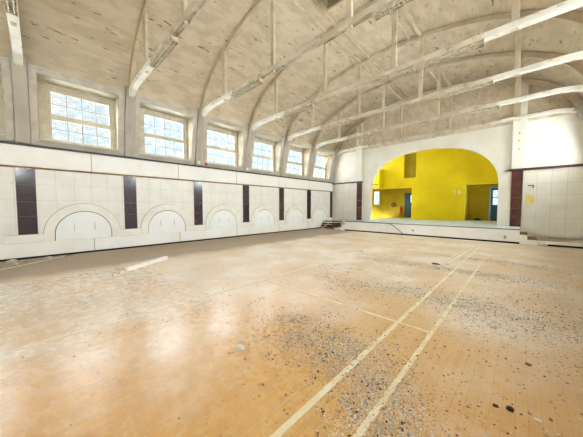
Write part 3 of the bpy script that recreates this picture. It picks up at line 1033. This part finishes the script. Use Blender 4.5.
# lobby behind the other doorway
yb = 21.6
dx0, dx1, dz1 = 9.2, 10.25, 2.95
r = MB()
r.box(rx0 - .2, rx0, YS + T_, yb, 0, 3.5)
r.box(rx1 + .5, rx1 + .7, YS + T_, yb, 0, 3.5)
r.box(rx0 - .2, rx1 + .7, YS + T_, yb + .2, 3.4, 3.6)
r.box(rx0 - .2, dx0, yb, yb + .2, 0, 3.4)
r.box(dx0, dx1, yb, yb + .2, dz1, 3.4)
r.box(dx1, rx1 + .7, yb, yb + .2, 0, 3.4)
o = r.build('wall_lobby_right', M['olive_shade'])
tag(o, 'mustard walls of the lobby behind the glazed blue door side', 'wall', kind='structure')
door(2, dx0, dx1, yb, dz1, 'glazed blue door with pale blue frame in dim doorway', (-.34, .34, 1.10, 2.10), M['paleblue'])
o = empty('rag', (8.62, yb - .45, ST), 'small dark rag heap on the stage floor in the doorway', 'rag')
q = MB()
q.tube([(-.22, 0, .03), (-.12, .02, .07), (0, -.02, .10), (.12, .02, .07), (.24, .0, .03)], [.02, .06, .09, .06, .02], 8)
q.build('cloth', M['hose'], o, smooth=True)
for i, (x, z) in enumerate(((7.42, 2.62), (7.68, 2.60))):
    o = MB().box(x - .06, x + .06, YS - .015, YS, z - .13, z + .13).build('wall_plate', M['pale_timber'], bevel=.004)
    tag(o, 'faint pale plate on the yellow stage wall, ' + ('on the blue lobby side', 'beside the dim doorway side')[i], 'wall plate', 'pale plates on the yellow wall')


# ------------------------------------------------------------------ loose things on the floor
def lump(name, loc, r, mat, label, cat, sx=1, sy=1, sz=.6, seed=1, rz=0, group=None):
    rnd = random.Random(seed)
    bm = bmesh.new()
    bmesh.ops.create_icosphere(bm, subdivisions=2, radius=1)
    for v_ in bm.verts:
        k_ = 1 + rnd.uniform(-.22, .2)
        v_.co = Vector((v_.co.x * sx * r * k_, v_.co.y * sy * r * k_, max(v_.co.z, -.45) * sz * r * k_))
    zmin = min(v_.co.z for v_ in bm.verts)
    for v_ in bm.verts:
        v_.co.z -= zmin
    me = bpy.data.meshes.new(name)
    bm.to_mesh(me)
    bm.free()
    me.materials.append(mat)
    o_ = bpy.data.objects.new(name, me)
    COL.objects.link(o_)
    o_.location = loc
    o_.rotation_euler = (0, 0, rz)
    return tag(o_, label, cat, group)


def plank(name, p, q, w_, h_, mat, label, cat, group=None):
    p, q = Vector(p), Vector(q)
    L_ = (q - p).length
    o_ = MB().box(-w_ / 2, w_ / 2, -L_ / 2, L_ / 2, -h_ / 2, h_ / 2).build(name, mat, bevel=min(.006, h_ / 4))
    o_.location = (p + q) / 2
    o_.rotation_euler = (q - p).to_track_quat('Y', 'Z').to_euler()
    return tag(o_, label, cat, group)


plank('loose_batten', (3.80, 1.44, .045), (3.02, 2.66, .045), .10, .09, M['board'], 'short white batten lying on the floor near the arched niches', 'batten')
lump('plaster_lump', (3.95, 1.30, 0), .055, M['plaster'], 'cream plaster bit at the end of the white batten', 'plaster lump', seed=3)
lump('plaster_lump', (4.10, 1.15, 0), .05, M['plaster'], 'cream plaster bit second from the end of the white batten', 'plaster lump', seed=4)
BG = 'long pale boards near the stage'
plank('long_board', (9.27, 7.55, .012), (9.44, 11.9, .012), .085, .024, M['pale_timber'], 'long pale board on the floor, on the window side of its pair', 'board', BG)
plank('long_board', (9.42, 7.75, .012), (9.58, 12.3, .012), .085, .024, M['pale_timber'], 'long pale board on the floor, on the court line side of its pair', 'board', BG)
lump('charred_block', (9.17, 7.56, 0), .07, M['flake_dark'], 'black crumpled scrap at the end of the long pale boards', 'scrap', 1.5, .6, .35, 5)
lump('plaster_block', (11.50, SY - .13, 0), .15, M['plaster'], 'white plaster block at the foot of the stage steps', 'plaster block', 1.0, .7, .75, 6)
lump('charred_scrap', (10.76, 2.47, 0), .018, M['flake_dark'], 'small black charred scrap beside a larger brown one', 'scrap', 1.2, .8, .8, 7)
lump('charred_scrap', (10.845, 2.50, 0), .024, M['hose'], 'larger black-brown charred scrap on bare orange boards', 'scrap', 1.0, .9, .9, 8)
lump('brown_scrap', (10.96, 3.36, 0), .025, M['flake_brown'], 'brown scrap alone on the orange floor away from the lines', 'scrap', 1.1, .9, .6, 9)
lump('plaster_lump', (11.0, 2.52, 0), .02, M['plaster'], 'pale plaster bit beside the black charred scraps', 'plaster lump', 1.3, .9, .5, 10)
lump('plaster_lump', (6.82, 7.84, 0), .10, M['plaster'], 'pale plaster lump on the dusty floor in mid hall', 'plaster lump', 1.2, .9, .6, 11)
lump('plaster_splat', (5.55, .48, 0), .11, M['plaster'], 'flat white plaster splat on the floor near the thin line', 'plaster splat', 1.5, .9, .12, 12)
lump('plaster_lump', (8.60, 1.52, 0), .05, M['plaster'], 'flat pale plaster bit beside the grey flake patch', 'plaster lump', 1.3, 1, .3, 13)
# broken boards in the stage corner, some darkened to give the void's shade
bd = [((.15, 14.55, .05), (1.62, 14.35, .05), .18, .04, 'timber', 'brown board flat on the floor in the corner by the stage'),
      ((.25, 15.3, .06), (1.60, 14.6, .12), .14, .04, 'timber', 'brown board slanting at the foot of the corner pile'),
      ((.10, 14.6, .20), (1.60, 14.8, .24), .34, .09, 'maroon_ledge', 'dark board in the middle of the corner pile'),
      ((.15, 14.6, .36), (1.60, 14.7, .40), .30, .09, 'maroon_ledge', 'dark board second from top of the corner pile'),
      ((.10, 14.9, .52), (1.75, 14.75, .56), .40, .06, 'ledge', 'blackish board lying topmost on the corner pile'),
      ((1.15, 14.10, .06), (1.50, 14.36, .42), .10, .05, 'timber', 'brown stick leaning on the corner pile by the steps'),
      ((.45, 14.08, .06), (.85, 14.36, .40), .09, .045, 'pale_timber', 'pale stick leaning on the pile beside the plinth')]
for p, q, w_, h_, mt, lab in bd:
    plank('broken_board', p, q, w_, h_, M[mt], lab, 'board', 'broken boards in the corner')
for i, z in enumerate((.0, .20)):
    o = MB().box(-.32, .32, -.10, .10, 0, .18).build('timber_block', M['timber'], bevel=.008)
    o.location = (.8, 15.45, z)
    o.rotation_euler = (0, 0, .2 * i)
    tag(o, ('dark timber block on the floor under the corner pile', 'dark timber block on top of another behind the corner pile')[i], 'block', 'timber blocks')
lump('plaster_block', (2.05, SY + .25, .43), .17, M['plaster'], 'white plaster block on the upper stage step by the corner', 'plaster block', .8, 1, .9, 14)
lump('plaster_block', (1.72, SY - .25, 0), .15, M['plaster'], 'white plaster block on the floor before the corner pile', 'plaster block', 1, .8, .8, 15)
# rough broken skirting debris near the first niche
for i, (x, y, r) in enumerate(((.35, -.6, .12), (.55, -.25, .09), (.42, .15, .10), (.30, .42, .07), (.8, -.5, .06))):
    lump('rubble_stone', (x, y, 0), r, M['tan' if i % 2 else 'plaster'], 'broken rubble lump at the foot of the white plinth by the first niche', 'rubble', 1.3, 1, .5, 20 + i,
         group='rubble at the plinth')
plank('floor_splinter', (.25, .55, .015), (1.6, -.9, .015), .09, .02, M['pale_timber'], 'long pale torn floor strip beside the rubble at the plinth', 'floor strip')
plank('floor_splinter', (.12, .75, .015), (1.15, -.55, .015), .06, .02, M['timber'], 'thin brown torn floor strip beside the rubble at the plinth', 'floor strip')

# drifts of paint flakes: centre, spread, angle, amount, shares (grey, pale, dark, brown)
DRIFT = [
    (8.66, 2.45, .35, .22, .3, 260), (9.22, 2.20, .42, .26, .5, 620), (9.75, 2.02, .28, .25, .3, 300), (10.18, 1.92, .22, .25, .2, 300),
    (10.08, 1.60, .22, .2, 0, 160), (9.52, 2.45, .3, .2, .2, 160),
    (9.35, 4.75, 1.1, .32, .15, 850), (10.2, 4.85, .8, .30, 0, 420), (8.5, 4.45, .6, .3, .2, 200), (10.75, 4.45, .5, .35, 0, 180), (11.25, 4.5, .7, .6, 0, 420),
    (8.2, 5.9, .9, .35, .3, 300), (9.5, 7.15, 1.3, .22, .0, 700), (10.6, 7.2, .9, .25, 0, 260), (11.5, 5.6, .8, .8, 0, 420), (8.3, 7.2, .9, .4, .3, 220),
    (9.3, 9.1, .9, .25, 0, 320), (10.5, 9.2, .5, .3, 0, 170), (11.6, 9.0, .9, .3, 0, 280), (7.4, 10.3, .5, .3, .3, 60), (7.6, 7.7, .7, .4, .3, 120),
    (11.3, 7.0, 1.0, .7, 0, 260), (6.9, 9.0, 2.0, 1.6, 0, 160), (10.6, 2.6, .8, .9, 0, 330), (9.5, 3.2, 1.6, 1.2, 0, 420), (8, 2.2, 1.6, 1.2, 0, 220),
    (5.6, 1.0, 1.5, 1.2, 0, 160), (5, 6, 2.4, 2.8, 0, 260), (11.5, 3.6, .9, 1.1, 0, 330), (9.6, 11.5, 2.0, 1.2, 0, 240),
    (1.1, 2.6, .35, 1.3, 0, 260), (.8, 0.0, .4, .6, 0, 200), (.7, 8, .3, 4, 0, 160), (1.0, 14.2, .6, .4, 0, 90)]
FM = [M['flake_grey'], M['flake_pale'], M['flake_dark'], M['flake_brown']]
rnd = random.Random(21)
spots = []
for (cx, cy, sx, sy, an, cnt) in DRIFT:
    ca, sa = math.cos(an), math.sin(an)
    tight = sx * sy < .5
    cl = [(rnd.gauss(0, sx), rnd.gauss(0, sy), rnd.uniform(.02, .09)) for _ in range(max(6, int(cnt / 9)))]
    for _ in range(int(cnt * 1.9)):
        if tight and rnd.random() < .72:               # flakes lie in clumps
            a_, b_, c_ = rnd.choice(cl)
            u, v_ = a_ + rnd.gauss(0, c_), b_ + rnd.gauss(0, c_)
        else:
            u, v_ = rnd.gauss(0, sx), rnd.gauss(0, sy)
        x, y = cx + u * ca - v_ * sa, cy + u * sa + v_ * ca
        if not (.08 < x < 12.9 and -.9 < y < 14.05):
            continue
        if (x > 10.5 and abs(y) < .7):
            continue
        k_ = rnd.choices((0, 1, 2, 3), (42, 36, 16, 6) if tight else (20, 34, 18, 28))[0]
        sz = rnd.lognormvariate(math.log(.0066), .42)
        spots.append((x, y, min(sz, .0145), k_))
dust = []
for (cx, cy, sx, sy, an, cnt) in DRIFT:
    if sx * sy > .5:
        continue
    ca, sa = math.cos(an), math.sin(an)
    for _ in range(int(cnt * 5)):
        u, v_ = rnd.gauss(0, sx * .8), rnd.gauss(0, sy * .8)
        x, y = cx + u * ca - v_ * sa, cy + u * sa + v_ * ca
        if .08 < x < 12.9 and -.9 < y < 14.05 and not (x > 10.5 and abs(y) < .7):
            dust.append((x, y, rnd.uniform(.003, .0065), rnd.choices((0, 1, 2), (46, 44, 10))[0]))
spots.sort(key=lambda s_: -s_[2] / math.hypot(s_[0] - 10.86, s_[1]))
BIG, SMALL = spots[:220], spots[220:]


KEEP = [(9.17, 7.56, .13), (6.82, 7.84, .16), (5.55, .48, .2), (8.60, 1.52, .09), (10.76, 2.47, .04), (10.845, 2.5, .04), (10.96, 3.36, .05), (11.0, 2.52, .04),
        (11.5, 14.06, .2), (1.72, 13.94, .2), (3.95, 1.3, .1), (4.1, 1.15, .1), (.35, -.6, .2), (.55, -.25, .16), (.42, .15, .17), (.30, .42, .12), (.8, -.5, .1)]
SEGS = [((9.27, 7.55), (9.44, 11.9), .07), ((9.42, 7.75), (9.58, 12.3), .07), ((3.80, 1.44), (3.02, 2.66), .08), ((.25, .55), (1.6, -.9), .07), ((.12, .75), (1.15, -.55), .06)]


def clear(x, y):
    if any(math.hypot(x - a, y - b_) < r_ for a, b_, r_ in KEEP):
        return False
    for p_, q_, r_ in SEGS:
        d_ = Vector((q_[0] - p_[0], q_[1] - p_[1]))
        v_ = Vector((x - p_[0], y - p_[1]))
        h_ = max(0, min(1, v_.dot(d_) / d_.length_squared))
        if (v_ - d_ * h_).length < r_:
            return False
    return True


SMALL = [q_ for q_ in SMALL if clear(q_[0], q_[1])]
dust = [q_ for q_ in dust if clear(q_[0], q_[1])]
BIG = [q_ for q_ in BIG if clear(q_[0], q_[1])]


def flake_verts(r, rn):
    nn = rn.choice((4, 5, 6))
    a0 = rn.uniform(0, 6.28)
    el = rn.uniform(.55, 1)
    return [(r * rn.uniform(.75, 1.15) * math.cos(a0 + i * 6.283 / nn), r * el * rn.uniform(.75, 1.15) * math.sin(a0 + i * 6.283 / nn)) for i in range(nn)]


def add_flake(mb, x, y, r, rn):
    pts = flake_verts(r, rn)
    th = r * rn.uniform(.12, .3)
    tx, ty = rn.uniform(-.35, .35), rn.uniform(-.35, .35)
    zs = [px * tx + py * ty for px, py in pts]
    zb = -min(zs)
    A = [mb.bm.verts.new((x + p[0], y + p[1], zb + z_)) for p, z_ in zip(pts, zs)]
    B = [mb.bm.verts.new((x + p[0] * .93, y + p[1] * .93, zb + z_ + th)) for p, z_ in zip(pts, zs)]
    mb.face(A[::-1])
    mb.face(B)
    for i in range(len(A)):
        j = (i + 1) % len(A)
        mb.face([A[i], A[j], B[j], B[i]])


mb = MB()
for x, y, r, k_ in SMALL + dust:
    mb.slot = k_
    add_flake(mb, x, y, r, rnd)
db = mb.build('paint_flake_debris', FM)
tag(db, 'drifts of grey and pale paint flakes strewn over the wooden floor', 'debris', kind='stuff')
protos = []
names = ['grey', 'pale', 'dark', 'brown']
for k_ in range(4):
    row = []
    for q in range(4):
        m = MB()
        add_flake(m, 0, 0, 1.0, rnd)
        o = m.build('paint_flake', FM[k_])
        row.append([o, True])
    protos.append(row)
for x, y, r, k_ in BIG:
    slot = rnd.choice(protos[k_])
    if slot[1]:
        o, slot[1] = slot[0], False
    else:
        o = slot[0].copy()
        COL.objects.link(o)
    o.location = (x, y, 0)
    o.scale = (r, r, r)
    o.rotation_euler = (0, 0, rnd.uniform(0, 6.28))
    tag(o, 'loose %s paint flake among those scattered over the wooden floor' % names[k_], 'paint flake', 'loose %s paint flakes on the floor' % names[k_])
for row in protos:
    for o, unused in row:
        if unused:
            bpy.data.objects.remove(o)

# ------------------------------------------------------------------ daylight
W = bpy.data.worlds.new('overcast_sky')
SC.world = W
W.use_nodes = True
t = W.node_tree
t.nodes.clear()
gen = t.nodes.new('ShaderNodeTexCoord').outputs['Generated']
f = ramp(t, noise(t, gen, 9.0, 6, 0.6), 0.38, 0.66)
bg = t.nodes.new('ShaderNodeBackground')
t.links.new(mix(t, f, (0.84, 0.92, 0.97), (1.0, 1.0, 1.0)), bg.inputs['Color'])
bg.inputs['Strength'].default_value = 1.1
out = t.nodes.new('ShaderNodeOutputWorld')
t.links.new(bg.outputs[0], out.inputs[0])


def sun(name, d, e, ang, col):
    l = bpy.data.lights.new(name, 'SUN')
    l.energy = e
    l.angle = math.radians(ang)
    l.color = col
    o = bpy.data.objects.new(name, l)
    COL.objects.link(o)
    o.rotation_euler = Vector(d).normalized().to_track_quat('-Z', 'Y').to_euler()
    o.location = (6.5, 6, 14)
    return o


sun('daylight_opposite_side', (-.93, .04, -.28), 76, 120, (1.0, .985, .955))
sun('daylight_window_side', (.88, .10, -.42), 44, 140, (.97, .985, 1.0))

# ------------------------------------------------------------------ camera
f_px = 241.0
pitch = math.atan((218.5 - 206.7) / f_px)
yaw = math.atan((522 - 291.5) / (f_px / math.cos(pitch)))
fw = Vector((-math.sin(yaw), math.cos(yaw), 0))
rt = Vector((math.cos(yaw), math.sin(yaw), 0))
F = fw * math.cos(pitch) - Vector((0, 0, 1)) * math.sin(pitch)
U = rt.cross(F)
cam = bpy.data.cameras.new('camera')
cam.sensor_width = 36
cam.sensor_fit = 'HORIZONTAL'
cam.lens = 36 * f_px / 583
cam.clip_start = .05
co = bpy.data.objects.new('camera', cam)
COL.objects.link(co)
co.matrix_world = Matrix(((rt.x, U.x, -F.x, 10.86), (rt.y, U.y, -F.y, 0), (rt.z, U.z, -F.z, 1.6), (0, 0, 0, 1)))
SC.camera = co

vs = SC.view_settings
vs.view_transform = 'Standard'
vs.look = 'None'
vs.exposure = 0.24
vs.gamma = 1
vs.use_curve_mapping = False
SC.cycles.diffuse_bounces = 8
SC.cycles.max_bounces = 14
SC.cycles.transparent_max_bounces = 12
